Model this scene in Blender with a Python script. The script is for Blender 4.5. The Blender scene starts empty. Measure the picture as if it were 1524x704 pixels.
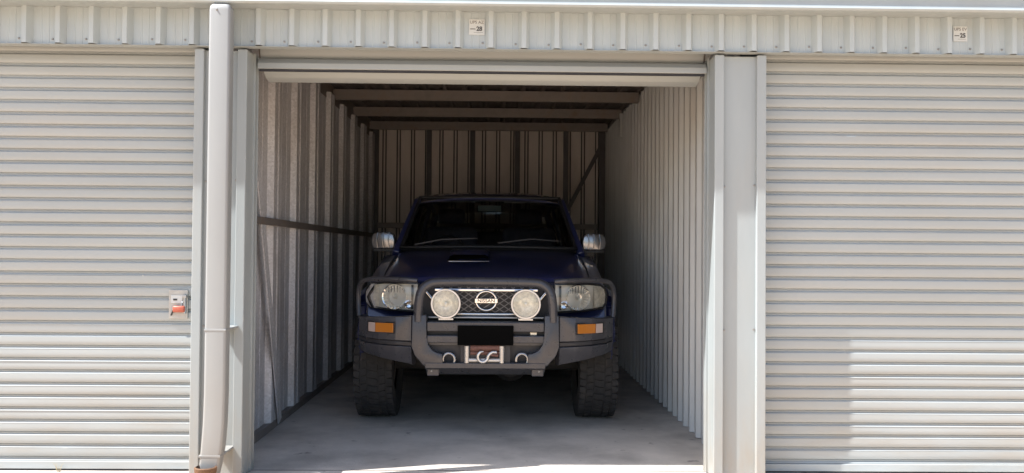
import bpy, bmesh, math, random
from mathutils import Vector, Matrix
random.seed(7)
R = math.radians
sc = bpy.context.scene
col = sc.collection

# ------------------------------------------------------------------ camera
cam_d = bpy.data.cameras.new('camera'); cam = bpy.data.objects.new('camera', cam_d); col.objects.link(cam)
cam_d.sensor_width = 36.0; cam_d.lens = 36.0*1260/1524
cam_d.clip_start = 0.05; cam_d.clip_end = 2000
YAW, PITCH, ROLL = math.atan(21/1260), math.atan(22.5/1260), R(0.45)
cam.matrix_world = (Matrix.Translation((0, -4.714, 1.27)) @ Matrix.Rotation(-YAW, 4, 'Z')
                    @ Matrix.Rotation(R(90)+PITCH, 4, 'X') @ Matrix.Rotation(ROLL, 4, 'Z'))
sc.camera = cam
# ------------------------------------------------------------------ light
SUN = Vector((-3.4, -1.0, 5.1)).normalized()          # towards the sun: high, from the left, grazing the facade
w = bpy.data.worlds.new('World'); sc.world = w; w.use_nodes = True
nt = w.node_tree; nt.nodes.clear()
sky = nt.nodes.new('ShaderNodeTexSky'); sky.sky_type = 'NISHITA'; sky.sun_disc = False
sky.sun_elevation = math.asin(SUN.z); sky.sun_rotation = math.atan2(SUN.x, SUN.y)
sky.dust_density = 2.2
bg = nt.nodes.new('ShaderNodeBackground'); bg.inputs['Strength'].default_value = 0.13
out = nt.nodes.new('ShaderNodeOutputWorld')
nt.links.new(sky.outputs[0], bg.inputs[0]); nt.links.new(bg.outputs[0], out.inputs[0])
sd = bpy.data.lights.new('sun', 'SUN'); sd.energy = 5.0; sd.angle = R(0.6); sd.color = (1.0, 0.975, 0.945)
so = bpy.data.objects.new('sun', sd); col.objects.link(so)
so.rotation_euler = (-SUN).to_track_quat('-Z', 'Y').to_euler()
vs = sc.view_settings; vs.view_transform = 'Standard'; vs.look = 'None'; vs.exposure = 1.06; vs.gamma = 1.0
vs.use_curve_mapping = False

# ------------------------------------------------------------------ materials
M = {}
def mat(name, base, rough=0.5, metal=0.0, var=0.0, scale=4.0, stretch=(1, 1, 1), tint=None, tint_amt=0.0, tint_scale=2.0,
        tint_lo=0.5, tint_hi=0.7, bump=0.0, bump_scale=60.0, coat=0.0, spec=0.5, spangle=0.0, spangle_scale=60.0, rough_var=0.0, local=False, foot_tint=0.0, spots=0.0):
    m = bpy.data.materials.new(name); m.use_nodes = True
    N, L = m.node_tree.nodes, m.node_tree.links
    b = N['Principled BSDF']
    b.inputs['Roughness'].default_value = rough; b.inputs['Metallic'].default_value = metal
    b.inputs['Coat Weight'].default_value = coat; b.inputs['Coat Roughness'].default_value = 0.06
    b.inputs['Specular IOR Level'].default_value = spec
    if local:
        src = N.new('ShaderNodeTexCoord').outputs['Object']
    else:
        src = N.new('ShaderNodeNewGeometry').outputs['Position']
    mp = N.new('ShaderNodeMapping'); mp.inputs['Scale'].default_value = stretch; L.new(src, mp.inputs['Vector'])
    c = None
    rgb = N.new('ShaderNodeRGB'); rgb.outputs[0].default_value = (*base, 1); c = rgb.outputs[0]
    def noise(sc_, det=6, vec=None):
        n = N.new('ShaderNodeTexNoise'); n.inputs['Scale'].default_value = sc_; n.inputs['Detail'].default_value = det
        n.inputs['Roughness'].default_value = 0.6
        L.new(vec or mp.outputs[0], n.inputs['Vector']); return n.outputs['Fac']
    def ramp(f, lo, hi, a, bb):
        r = N.new('ShaderNodeMapRange'); r.inputs['From Min'].default_value = lo; r.inputs['From Max'].default_value = hi
        r.inputs['To Min'].default_value = a; r.inputs['To Max'].default_value = bb; L.new(f, r.inputs['Value']); return r.outputs[0]
    def mul(c, f):
        x = N.new('ShaderNodeVectorMath'); x.operation = 'SCALE'; L.new(c, x.inputs[0]); L.new(f, x.inputs['Scale']); return x.outputs[0]
    if var:
        c = mul(c, ramp(noise(scale), 0.3, 0.7, 1-var, 1+var*0.5))
    if spangle:
        v = N.new('ShaderNodeTexVoronoi'); v.inputs['Scale'].default_value = spangle_scale; L.new(src, v.inputs['Vector'])
        s = N.new('ShaderNodeSeparateColor'); L.new(v.outputs['Color'], s.inputs[0])
        c = mul(c, ramp(s.outputs[0], 0, 1, 1-spangle, 1+spangle))
    if tint:
        mx = N.new('ShaderNodeMix'); mx.data_type = 'RGBA'
        L.new(ramp(noise(tint_scale, 8), tint_lo, tint_hi, 0, tint_amt), mx.inputs['Factor'])
        L.new(c, mx.inputs['A']); mx.inputs['B'].default_value = (*tint, 1); c = mx.outputs['Result']
    if foot_tint:      # noise-broken tan tint, strongest at the ground, fading out upward
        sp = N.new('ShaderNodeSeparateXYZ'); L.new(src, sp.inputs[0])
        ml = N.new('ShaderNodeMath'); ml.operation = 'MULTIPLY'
        L.new(ramp(sp.outputs['Z'], 0.0, 0.75, foot_tint, 0.0), ml.inputs[0]); L.new(ramp(noise(6.0, 8), 0.35, 0.65, 0.1, 1.0), ml.inputs[1])
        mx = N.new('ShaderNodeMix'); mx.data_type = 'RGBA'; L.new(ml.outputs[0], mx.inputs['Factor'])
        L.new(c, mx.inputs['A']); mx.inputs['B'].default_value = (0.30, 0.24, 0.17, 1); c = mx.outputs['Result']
    if spots:       # oil drips and scuffs
        mx = N.new('ShaderNodeMix'); mx.data_type = 'RGBA'
        L.new(ramp(noise(7.0, 3), 0.66, 0.72, 0, spots), mx.inputs['Factor'])
        L.new(c, mx.inputs['A']); mx.inputs['B'].default_value = (0.12, 0.10, 0.09, 1); c = mx.outputs['Result']
        mx = N.new('ShaderNodeMix'); mx.data_type = 'RGBA'
        L.new(ramp(noise(60.0, 2), 0.68, 0.74, 0, spots*.7), mx.inputs['Factor'])
        L.new(c, mx.inputs['A']); mx.inputs['B'].default_value = (0.20, 0.18, 0.16, 1); c = mx.outputs['Result']
    L.new(c, b.inputs['Base Color'])
    if rough_var:
        L.new(ramp(noise(scale*2.3), 0.3, 0.7, max(0.02, rough-rough_var), min(1, rough+rough_var)), b.inputs['Roughness'])
    if bump:
        bp = N.new('ShaderNodeBump'); bp.inputs['Strength'].default_value = bump; bp.inputs['Distance'].default_value = 0.01
        L.new(noise(bump_scale, 8), bp.inputs['Height']); L.new(bp.outputs[0], b.inputs['Normal'])
    M[name] = m; return m
mat('white_paint', (0.325, 0.364, 0.376), 0.42, var=0.07, scale=3.0, stretch=(2, 2, 0.5), tint=(0.40, 0.35, 0.28), tint_amt=0.35, tint_scale=1.6, tint_lo=0.55, tint_hi=0.85, rough_var=0.1, bump=0.03, bump_scale=9, foot_tint=.55)
mat('door_paint', (0.372, 0.408, 0.416), 0.40, var=0.08, scale=2.0, stretch=(0.35, 1, 1.5), tint=(0.40, 0.36, 0.30), tint_amt=0.30, tint_scale=3.0, tint_lo=0.52, tint_hi=0.85, rough_var=0.1, bump=0.10, bump_scale=2.2, foot_tint=.35)
mat('fascia_paint', (0.41, 0.468, 0.492), 0.38, var=0.07, scale=5.0, stretch=(2, 2, 0.5), tint=(0.38, 0.35, 0.30), tint_amt=0.35, tint_scale=4, tint_lo=0.55, tint_hi=0.9, rough_var=0.1)
mat('pipe_paint', (0.29, 0.305, 0.307), 0.45, foot_tint=.35, var=0.05, scale=4.0, stretch=(1, 1, 0.4), tint=(0.36, 0.32, 0.26), tint_amt=0.25, tint_scale=3, tint_lo=0.6, tint_hi=0.9)
mat('galvanised', (0.58, 0.58, 0.60), 0.48, metal=0.15, var=0.15, scale=6, stretch=(1, 1, .3), spangle=0.15, spangle_scale=75, rough_var=0.12, tint=(0.22, 0.19, 0.16), tint_amt=0.5, tint_scale=2.5)
mat('zinc_sheet', (0.52, 0.54, 0.54), 0.42, metal=0.05, var=0.10, scale=5, stretch=(1, 1, .25), tint=(0.34, 0.28, 0.22), tint_amt=0.4, tint_scale=3.0, tint_lo=.52, tint_hi=.85, rough_var=0.12)
mat('back_sheet', (0.78, 0.71, 0.66), 0.50, metal=0.0, var=0.10, scale=5, stretch=(1, 1, .25), tint=(0.34, 0.28, 0.22), tint_amt=0.4, tint_scale=3.0)
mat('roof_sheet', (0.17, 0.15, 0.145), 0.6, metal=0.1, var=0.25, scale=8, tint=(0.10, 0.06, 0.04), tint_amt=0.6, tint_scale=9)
mat('steel_frame', (0.24, 0.215, 0.20), 0.5, metal=0.3, var=0.15, scale=7, tint=(0.18, 0.11, 0.07), tint_amt=0.6, tint_scale=7, tint_lo=.52, tint_hi=.75)
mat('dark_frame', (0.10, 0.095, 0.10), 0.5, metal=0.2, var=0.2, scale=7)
mat('screw_zinc', (0.30, 0.30, 0.29), 0.45, metal=0.6)
mat('concrete_floor', (0.68, 0.625, 0.56), 0.62, spots=.6, var=0.22, scale=2.3, tint=(0.33, 0.30, 0.27), tint_amt=0.8, tint_scale=1.4, tint_lo=0.47, tint_hi=0.68, bump=0.25, bump_scale=55, rough_var=0.1)
mat('ground_concrete', (0.62, 0.455, 0.31), 0.85, var=0.18, scale=1.0, tint=(0.45, 0.36, 0.27), tint_amt=0.6, tint_scale=0.8, tint_lo=0.45, tint_hi=0.75, bump=0.4, bump_scale=70)
mat('car_paint', (0.020, 0.028, 0.100), 0.30, metal=0.0, coat=1.0)
mat('trim_black', (0.018, 0.018, 0.02), 0.5, var=0.2, scale=20)
mat('underbody', (0.02, 0.019, 0.018), 0.75, var=0.3, scale=15)
mat('bar_coat', (0.046, 0.047, 0.056), 0.32, var=0.12, scale=14, spec=0.6, tint=(0.14, 0.12, 0.10), tint_amt=0.35, tint_scale=9, tint_lo=.55, tint_hi=.8, rough_var=.08)
mat('bar_black', (0.025, 0.025, 0.03), 0.5, var=0.15, scale=14)
mat('chrome', (0.78, 0.78, 0.78), 0.12, metal=1.0, rough_var=.05, scale=30)
mat('satin_silver', (0.60, 0.60, 0.60), 0.32, metal=0.85, var=.1, scale=30)
mat('reflector', (0.97, 0.96, 0.94), 0.10, metal=1.0)
mat('lamp_silver', (0.74, 0.72, 0.65), 0.30, metal=0.15)
mat('mirror_shell', (0.34, 0.34, 0.35), 0.22, metal=0.85, var=.1, scale=30)
mat('grille_bar', (0.16, 0.16, 0.17), 0.35, metal=0.5)
mat('lamp_white', (0.90, 0.85, 0.72), 0.30, metal=0.35, var=.3, scale=45)
mat('rubber', (0.036, 0.035, 0.035), 0.82, var=0.35, scale=25, tint=(0.07, 0.062, 0.055), tint_amt=0.6, tint_scale=12, bump=0.2, bump_scale=90)
mat('alloy', (0.42, 0.42, 0.43), 0.35, metal=0.8)
mat('plate_black', (0.003, 0.003, 0.003), 0.9, spec=0.05)
mat('rope_red', (0.17, 0.08, 0.06), 0.7, var=0.3, scale=60)
mat('roller_steel', (0.60, 0.57, 0.53), 0.35, metal=0.5, var=.15, scale=40)
mat('lock_red', (0.42, 0.10, 0.06), 0.45, var=.15, scale=60)
mat('lock_steel', (0.36, 0.38, 0.40), 0.35, metal=0.8)
mat('lock_plate', (0.42, 0.42, 0.40), 0.45, var=.1, scale=40)
mat('black_mark', (0.03, 0.03, 0.03), 0.6)
mat('faded_ink', (0.16, 0.15, 0.15), 0.7)
mat('dark_ink', (0.06, 0.06, 0.06), 0.7)
mat('sign_white', (0.53, 0.565, 0.57), 0.5, var=.05, scale=60)
mat('rust_brown', (0.16, 0.085, 0.045), 0.75, var=.3, scale=40, bump=.3, bump_scale=60)
mat('drain_inside', (0.03, 0.02, 0.015), 0.9)
mat('seat_cloth', (0.10, 0.10, 0.12), 0.9, var=.2, scale=40)
mat('mirror_glass', (0.62, 0.74, 0.64), 0.25)
mat('dry_grass', (0.46, 0.40, 0.26), 0.8, var=.2, scale=40)
def amber():
    m = mat('amber_lens', (0.42, 0.15, 0.02), 0.18, coat=.6)
    m.node_tree.nodes['Principled BSDF'].inputs['Subsurface Weight'].default_value = 0.0
amber()
mat('clear_marker', (0.50, 0.40, 0.36), 0.2, coat=.6)
def glass(name, tint, refl_rough, alpha):
    m = bpy.data.materials.new(name); m.use_nodes = True
    N, L = m.node_tree.nodes, m.node_tree.links; N.clear()
    o = N.new('ShaderNodeOutputMaterial'); mx = N.new('ShaderNodeMixShader')
    t = N.new('ShaderNodeBsdfTransparent'); t.inputs[0].default_value = (*tint, 1)
    g = N.new('ShaderNodeBsdfGlossy'); g.inputs['Roughness'].default_value = refl_rough
    f = N.new('ShaderNodeFresnel'); f.inputs['IOR'].default_value = 1.5
    a = N.new('ShaderNodeMath'); a.operation = 'ADD'; a.inputs[1].default_value = alpha; L.new(f.outputs[0], a.inputs[0])
    L.new(a.outputs[0], mx.inputs[0]); L.new(t.outputs[0], mx.inputs[1]); L.new(g.outputs[0], mx.inputs[2]); L.new(mx.outputs[0], o.inputs[0])
    M[name] = m
glass('window_glass', (0.90, 0.93, 0.92), 0.03, 0.02)
glass('lamp_glass', (0.94, 0.95, 0.95), 0.04, 0.03)

# ------------------------------------------------------------------ mesh helpers
class MB:
    def __init__(s): s.v = []; s.f = []
    def add(s, vs, fs):
        n = len(s.v); s.v += [tuple(p) for p in vs]; s.f += [tuple(i+n for i in f) for f in fs]; return s
    def box(s, x0, x1, y0, y1, z0, z1):
        return s.add([(x0,y0,z0),(x1,y0,z0),(x1,y1,z0),(x0,y1,z0),(x0,y0,z1),(x1,y0,z1),(x1,y1,z1),(x0,y1,z1)],
                     [(0,3,2,1),(4,5,6,7),(0,1,5,4),(1,2,6,5),(2,3,7,6),(3,0,4,7)])
    def hexa(s, p):   # 8 points ordered like box
        return s.add(p, [(0,3,2,1),(4,5,6,7),(0,1,5,4),(1,2,6,5),(2,3,7,6),(3,0,4,7)])
    def prism(s, poly, axis, a, b):   # poly in the two other axes
        n = len(poly)
        def pt(u, v, t):
            return {'x': (t, u, v), 'y': (u, t, v), 'z': (u, v, t)}[axis]
        vs = [pt(u, v, a) for u, v in poly] + [pt(u, v, b) for u, v in poly]
        fs = [tuple(range(n))[::-1], tuple(range(n, 2*n))] + [(i, (i+1) % n, n+(i+1) % n, n+i) for i in range(n)]
        return s.add(vs, fs)
    def bar(s, a, b, wd, ht, up=(0, 0, 1)):
        a, b = Vector(a), Vector(b); d = (b-a).normalized(); u = Vector(up)
        sx = d.cross(u).normalized()*wd/2; sy = sx.cross(d).normalized()*ht/2
        return s.hexa([a-sx-sy, a+sx-sy, b+sx-sy, b-sx-sy, a-sx+sy, a+sx+sy, b+sx+sy, b-sx+sy])
    def tube(s, pts, r, n=10, caps=True, closed=False):
        pts = [Vector(p) for p in pts]; k = len(pts); rs = r if isinstance(r, (list, tuple)) else [r]*k
        up = None; rings = []
        for i, p in enumerate(pts):
            if closed: d = (pts[(i+1) % k]-pts[i-1])
            else: d = pts[min(i+1, k-1)]-pts[max(i-1, 0)]
            d.normalize()
            if up is None:
                up = Vector((0, 0, 1)) if abs(d.z) < 0.9 else Vector((1, 0, 0))
            u = (up-d*up.dot(d)).normalized(); up = u; v = d.cross(u)
            rings.append([p+(u*math.cos(2*math.pi*j/n)+v*math.sin(2*math.pi*j/n))*rs[i] for j in range(n)])
        vs = [q for rg in rings for q in rg]; fs = []
        for i in range(k if closed else k-1):
            a, b = i*n, ((i+1) % k)*n
            fs += [(a+j, a+(j+1) % n, b+(j+1) % n, b+j) for j in range(n)]
        if caps and not closed: fs += [tuple(range(n))[::-1], tuple(range((k-1)*n, k*n))]
        return s.add(vs, fs)
    def lathe(s, prof, n=24, axis='y', c=(0, 0, 0), closed=False):   # prof: (r, t)
        k = len(prof); vs = []
        for r, t in prof:
            for j in range(n):
                a = 2*math.pi*j/n; u, v = r*math.cos(a), r*math.sin(a)
                vs.append({'y': (c[0]+u, c[1]+t, c[2]+v), 'x': (c[0]+t, c[1]+u, c[2]+v), 'z': (c[0]+u, c[1]+v, c[2]+t)}[axis])
        fs = []
        for i in range(k if closed else k-1):
            a, b = i*n, ((i+1) % k)*n
            fs += [(a+j, a+(j+1) % n, b+(j+1) % n, b+j) for j in range(n)]
        return s.add(vs, fs)
    def grid(s, rows, closed=False):
        n = len(rows[0]); vs = [p for r in rows for p in r]; fs = []
        for i in range(len(rows)-1):
            for j in range(n-1): fs.append((i*n+j, i*n+j+1, (i+1)*n+j+1, (i+1)*n+j))
        return s.add(vs, fs)
    def mesh(s, name, m, bevel=0.0, smooth=None, fix=True, seg=2):
        me = bpy.data.meshes.new(name); me.from_pydata(s.v, [], s.f); me.validate()
        if fix or bevel:
            bm = bmesh.new(); bm.from_mesh(me)
            if bevel:
                bmesh.ops.bevel(bm, geom=list(bm.edges), offset=bevel, segments=seg, profile=0.5, affect='EDGES')
            bmesh.ops.recalc_face_normals(bm, faces=bm.faces); bm.to_mesh(me); bm.free()
        if smooth:
            me.polygons.foreach_set('use_smooth', [True]*len(me.polygons)); me.set_sharp_from_angle(angle=R(smooth))
        me.materials.append(M[m]); return me
    def build(s, name, m, parent=None, loc=(0, 0, 0), **k):
        return link(name, s.mesh(name, m, **k), parent, loc)
def link(name, me, parent=None, loc=(0, 0, 0), rot=(0, 0, 0)):
    o = bpy.data.objects.new(name, me); col.objects.link(o); o.location = loc; o.rotation_euler = rot
    if parent: o.parent = parent
    return o
def tag(o, label=None, cat=None, group=None, kind=None):
    if label: o['label'] = label
    if cat: o['category'] = cat
    if group: o['group'] = group
    if kind: o['kind'] = kind
    return o
def thing(name, label, cat, loc=(0, 0, 0), group=None):
    return tag(link(name, None, None, loc), label, cat, group)
def curve_pts(pts, per=6):   # Catmull-Rom through points
    P = [Vector(p) for p in pts]; o = []
    for i in range(len(P)-1):
        a, b, c, d = P[max(i-1, 0)], P[i], P[i+1], P[min(i+2, len(P)-1)]
        for k in range(per):
            t = k/per
            o.append(0.5*((2*b)+(c-a)*t+(2*a-5*b+4*c-d)*t*t+(3*b-a-3*c+d)*t**3))
    o.append(P[-1]); return o
def text_mesh(body, size, m, name, extrude=0.0006, bold=0.0, sx=1.0):
    cu = bpy.data.curves.new(name, 'FONT'); cu.body = body; cu.size = size; cu.extrude = extrude; cu.offset = bold
    cu.align_x = 'CENTER'; cu.align_y = 'CENTER'
    o = bpy.data.objects.new('tmp', cu); col.objects.link(o)
    bpy.context.view_layer.update()
    me = bpy.data.meshes.new_from_object(o.evaluated_get(bpy.context.evaluated_depsgraph_get()))
    bpy.data.objects.remove(o); me.name = name
    me.transform(Matrix.Scale(sx, 4, (1, 0, 0))); me.transform(Matrix.Rotation(R(90), 4, 'X'))   # faces -Y
    me.materials.clear(); me.materials.append(M[m]); return me

# ------------------------------------------------------------------ key dimensions (metres; facade faces -Y)
OPL, OPR = -1.413, 1.220            # opening between pillars
PW = 0.293                          # pillar width
BAY = OPR-OPL+PW
WL, WR = -1.614, 1.365              # inner faces of the partition walls
BACK = 6.26
FZ0, FZ1 = 2.407, 2.74
DY = 0.20                           # roller door plane
def roof_z(y): return 2.757+0.0225*y

# ------------------------------------------------------------------ setting
tag(MB().add([(-120, -120, -0.03), (120, -120, -0.03), (120, 120, -0.03), (-120, 120, -0.03)], [(0, 1, 2, 3)]).build('ground', 'ground_concrete', fix=False), kind='structure')
slab = MB().box(-7.5, 7.5, 0.02, 6.6, -0.2, 0.0).build('floor_slab', 'concrete_floor', bevel=0.006); tag(slab, kind='structure')

MB().box(OPL-.2, OPR+.15, 0.208, 0.214, 0.0, 0.0012).build('joint', 'drain_inside', slab)
# ------------------------------------------------------------------ building
bld = thing('storage_building', 'long white steel self storage building with ribbed fascia and open bay', 'building', (0, 0, 0))
PX0, PX1 = OPL-PW-BAY, OPR+PW+BAY   # outer pillars' left edges
# fascia with ribbed cladding panels
P = 0.1845
FA0, FA1 = -4.62, 4.62
fas = MB().box(FA0, FA1, 0.032, 0.062, FZ0+0.012, FZ1).build('fascia', 'white_paint', bld)
def clad_profile(pitch, rib=0.029, base=0.046, crown=0.022):
    # one pan with its rib at the right hand end; v = depth towards the viewer
    return [(0, 0), ((pitch-base)*0.33, 0), ((pitch-base)*0.36, 0.0022), ((pitch-base)*0.40, 0.0022), ((pitch-base)*0.43, 0),
            ((pitch-base)*0.66, 0), ((pitch-base)*0.69, 0.0022), ((pitch-base)*0.73, 0.0022), ((pitch-base)*0.76, 0), (pitch-base, 0),
            (pitch-base+(base-crown)/2, rib), (pitch-(base-crown)/2, rib), (pitch, 0)]
def sheet_mesh(prof, h, m, name, t=0.0012, z0=0.0):
    b = MB(); n = len(prof)
    vs = [(u, -v, z) for z in (z0, z0+h) for u, v in prof] + [(u, -v+t, z) for z in (z0, z0+h) for u, v in prof]
    fs = [(i, i+1, n+i+1, n+i) for i in range(n-1)] + [(2*n+i+1, 2*n+i, 3*n+i, 3*n+i+1) for i in range(n-1)]
    fs += [(i+1, i, 2*n+i, 2*n+i+1) for i in range(n-1)]
    b.add(vs, fs); return b.mesh(name, m, fix=False)
fp = sheet_mesh(clad_profile(P, 0.040, 0.066, 0.025), FZ1-FZ0, 'fascia_paint', 'cladding_panel')
hexm = MB().lathe([(0.0, -0.006), (0.0040, -0.006), (0.0045, -0.002), (0.0068, -0.0012), (0.0068, 0.001)], n=8).mesh('screw', 'screw_zinc')
x = -2.631-P*10+0.033
sites = []
while x < FA1-P:
    if x > FA0:
        link('cladding_panel', fp, fas, (x, 0.03, FZ0), )
        link('screw', hexm, fas, (x+P-0.080+random.uniform(-.003, .003), 0.0295, FZ0+0.032+random.uniform(-.004, .004)))
    x += P
# flashing below the cladding
MB().prism([(0.012, FZ0-0.001), (0.012, FZ0-0.004), (0.07, FZ0-0.004), (0.07, FZ0-0.001)], 'x', FA0, FA1).build('flashing', 'white_paint', fas)
# gutter
g = [(0.03, 2.615), (-0.10, 2.603), (-0.135, 2.597), (-0.152, 2.600), (-0.158, 2.610), (-0.152, 2.621), (-0.140, 2.624), (-0.137, 2.632), (-0.145, 2.70), (-0.158, 2.735), (-0.150, 2.742), (-0.135, 2.735),
     (-0.128, 2.70), (-0.122, 2.635), (-0.09, 2.615), (0.03, 2.625)]
MB().prism(g, 'x', FA0, FA1).build('gutter', 'white_paint', bld, smooth=40)
# pillars
def pillar(x0):
    x1 = x0+PW; fw = 0.053
    core = MB().box(x0+0.012, x1-0.012, 0.062, 0.30, 0.0, 2.39).build('pillar', 'white_paint', bld, bevel=0.003)
    for a, b in ((x0, x0+fw), (x1-fw, x1)):
        MB().box(a, b, 0.036, 0.175, 0.004, 2.393).build('jamb', 'white_paint', core, bevel=0.004)
    for zz in (1.66, 0.84):
        for xx in (x0+fw+0.006, x1-fw-0.012):
            link('screw', hexm, core, (xx+0.004, 0.0615, zz+random.uniform(-.012, .012)))
    return core
for px in (PX0, OPL-PW, OPR, PX1): pillar(px)
# downpipe against the left pillar
dp = [(-1.556, -0.03)]
def rrect(x0, x1, y0, y1, r, n=4):
    o = []
    for cx, cy, a0 in ((x1-r, y1-r, 0), (x0+r, y1-r, 90), (x0+r, y0+r, 180), (x1-r, y0+r, 270)):
        for k in range(n+1):
            a = R(a0+90*k/n); o.append((cx+r*math.cos(a), cy+r*math.sin(a)))
    return o
def loft(secs, name, m, parent, smooth=40, caps=True):
    b = MB(); n = len(secs[0]); vs = [p for s in secs for p in s]; fs = []
    for i in range(len(secs)-1):
        fs += [(i*n+j, i*n+(j+1) % n, (i+1)*n+(j+1) % n, (i+1)*n+j) for j in range(n)]
    if caps: fs += [tuple(range(n))[::-1], tuple(range((len(secs)-1)*n, len(secs)*n))]
    b.add(vs, fs); return b.build(name, m, parent, smooth=smooth)
secs = []
for z, dx, gx, dy in ((0.06, -0.030, -.012, 0.0), (0.12, -0.024, -.004, 0), (0.22, -0.012, 0, 0), (0.34, -0.004, 0, 0), (0.5, 0, 0, 0), (1.5, 0.0, 0, 0), (2.556, 0, 0, 0), (2.576, 0, -.003, 0.003), (2.586, 0, -.010, 0.010)):
    secs.append([(px+dx, py, z) for px, py in rrect(-1.557-gx, -1.444+gx, -0.178+dy, -0.095-dy, 0.014)])
pipe = loft(secs, 'downpipe', 'pipe_paint', bld)
link('screw', hexm, pipe, (-1.515, -0.1775, 2.555))
for z in (0.84, 0.17):
    b = MB().box(-1.5585+(-.02 if z < .2 else 0), -1.4425+(-.02 if z < .2 else 0), -0.1795, 0.06, z-0.006, z+0.006)
    b.build('strap', 'pipe_paint', pipe, bevel=0.002)
# left partition wall: framed side, deep hat ribs
PL = 0.66
hat = [(0, 0), (0.12, 0), (0.125, 0.003), (0.14, 0.003), (0.145, 0), (0.27, 0), (0.275, 0.003), (0.29, 0.003), (0.295, 0), (0.41, 0), (0.435, 0.042), (0.50, 0.042), (0.51, 0.035), (0.55, 0.035), (0.56, 0.042), (0.625, 0.042), (0.66, 0)]
wl = MB().box(WL-0.06, WL+0.035, 0.302, BACK, 0.0, 0.055).build('partition_wall', 'steel_frame', bld, bevel=.003)
MB().prism([(0.302, 2.70), (BACK, 2.70), (BACK, roof_z(BACK)+.03), (0.302, roof_z(.302)+.03)], 'x', WL-0.06, WL-0.002).build('top_plate', 'steel_frame', wl)
lp = sheet_mesh(hat, 2.70, 'galvanised', 'cladding_panel')
y = 0.305-0.10
yy = 0.33
first = True
y = 0.17
k = 0
# rotate so the sheet runs along +Y and its ribs stand towards +X
while y < BACK-0.05:
    o = link('cladding_panel', lp, wl, (WL-0.006, y, 0.056), (0, 0, R(90)))
    y += PL
gz = 1.465
MB().box(WL+0.036, WL+0.060, 0.302, BACK-0.02, gz-0.028, gz+0.022).build('girt', 'steel_frame', wl, bevel=.003)
MB().bar((WL+0.052, 1.44, 0.04), (WL+0.052, 0.50, 2.68), 0.008, 0.085, up=(0, 1, 0)).build('brace', 'galvanised', wl)
MB().box(WL+0.0, WL+0.07, BACK-0.09, BACK-0.03, 0.056, 2.83).build('corner_post', 'dark_frame', wl)
# right partition wall: plain side
PR = 0.1905
wr = MB().prism([(0.302, 0), (BACK, 0), (BACK, roof_z(BACK)+.03), (0.302, roof_z(.302)+.03)], 'x', WR+0.036, WR+0.075).build('partition_wall', 'zinc_sheet', bld)
rp = sheet_mesh(clad_profile(PR, 0.029, 0.052, 0.026), 2.815, 'zinc_sheet', 'cladding_panel')
y = 0.31
while y < BACK-0.02:
    link('cladding_panel', rp, wr, (WR+0.030, y+PR, 0.006), (0, 0, R(-90)))
    y += PR
MB().box(WR-0.075, WR-0.0, BACK-0.16, BACK-0.05, 0.0, 2.86).build('corner_post', 'dark_frame', wr)
MB().box(WR-0.035, WR-0.003, 4.55, 4.59, 2.54, 2.80).build('bracket', 'zinc_sheet', wr)
# back wall
wb = MB().box(WL-0.05, WR+0.05, BACK+0.085, BACK+0.10, 0.0, 2.93).build('rear_wall', 'dark_frame', bld)  # dark backing: its colour, seen through the gaps, draws shade lines beside the ribs
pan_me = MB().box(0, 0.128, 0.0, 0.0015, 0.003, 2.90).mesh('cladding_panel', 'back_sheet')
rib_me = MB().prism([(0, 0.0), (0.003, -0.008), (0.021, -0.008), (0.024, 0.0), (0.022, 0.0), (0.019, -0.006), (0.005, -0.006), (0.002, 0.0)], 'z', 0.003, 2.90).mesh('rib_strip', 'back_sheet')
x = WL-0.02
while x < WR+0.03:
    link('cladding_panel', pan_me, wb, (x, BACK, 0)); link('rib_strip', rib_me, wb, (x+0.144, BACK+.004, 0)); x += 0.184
for sx in (-0.895, -0.335, 0.245, 0.87):
    MB().box(sx-0.032, sx+0.032, BACK-0.065, BACK-0.031, 0.0, 2.86).build('stud', 'dark_frame', wb)
MB().box(WL+0.07, WR-0.08, BACK-0.10, BACK-0.068, 2.845, 2.90).build('top_plate', 'steel_frame', wb)
MB().box(WL+0.07, WR-0.08, BACK-0.095, BACK-0.068, 1.56, 1.63).build('girt', 'steel_frame', wb)
MB().bar((WR-0.055, BACK-0.13, 2.62), (0.55, BACK-0.13, 1.15), 0.05, 0.03, up=(0, 1, 0)).build('brace', 'dark_frame', wb)
# outer skin: end walls and the long rear wall of the neighbouring bays
for xa in (-4.66, 4.60):
    MB().box(xa, xa+.05, 0.10, BACK+.10, 0.0, 2.79).build('end_wall', 'white_paint', bld)
MB().box(-4.6, 4.6, BACK+0.11, BACK+0.14, 0.0, 2.92).build('outer_wall', 'white_paint', bld)
# roof
ry0, ry1 = 0.05, BACK+0.16
rf = MB().hexa([(-4.6, ry0, roof_z(ry0)+.036), (4.6, ry0, roof_z(ry0)+.036), (4.6, ry1, roof_z(ry1)+.036), (-4.6, ry1, roof_z(ry1)+.036),
                (-4.6, ry0, roof_z(ry0)+.05), (4.6, ry0, roof_z(ry0)+.05), (4.6, ry1, roof_z(ry1)+.05), (-4.6, ry1, roof_z(ry1)+.05)]).build('roof', 'roof_sheet', bld)
rp2 = sheet_mesh(clad_profile(0.19, 0.028, 0.06, 0.03), ry1-ry0-0.06, 'roof_sheet', 'roof_panel')
x = WL-0.02
ang = math.atan(0.0225)
while x < WR+0.05:
    link('roof_panel', rp2, rf, (x+0.19, ry0+.05, roof_z(ry0)+0.030), (R(-90)+ang, 0, R(180))) if False else link('roof_panel', rp2, rf, (x, ry1-.02, roof_z(ry1)+0.030), (R(90)+ang, 0, 0))
    x += 0.19
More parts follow.
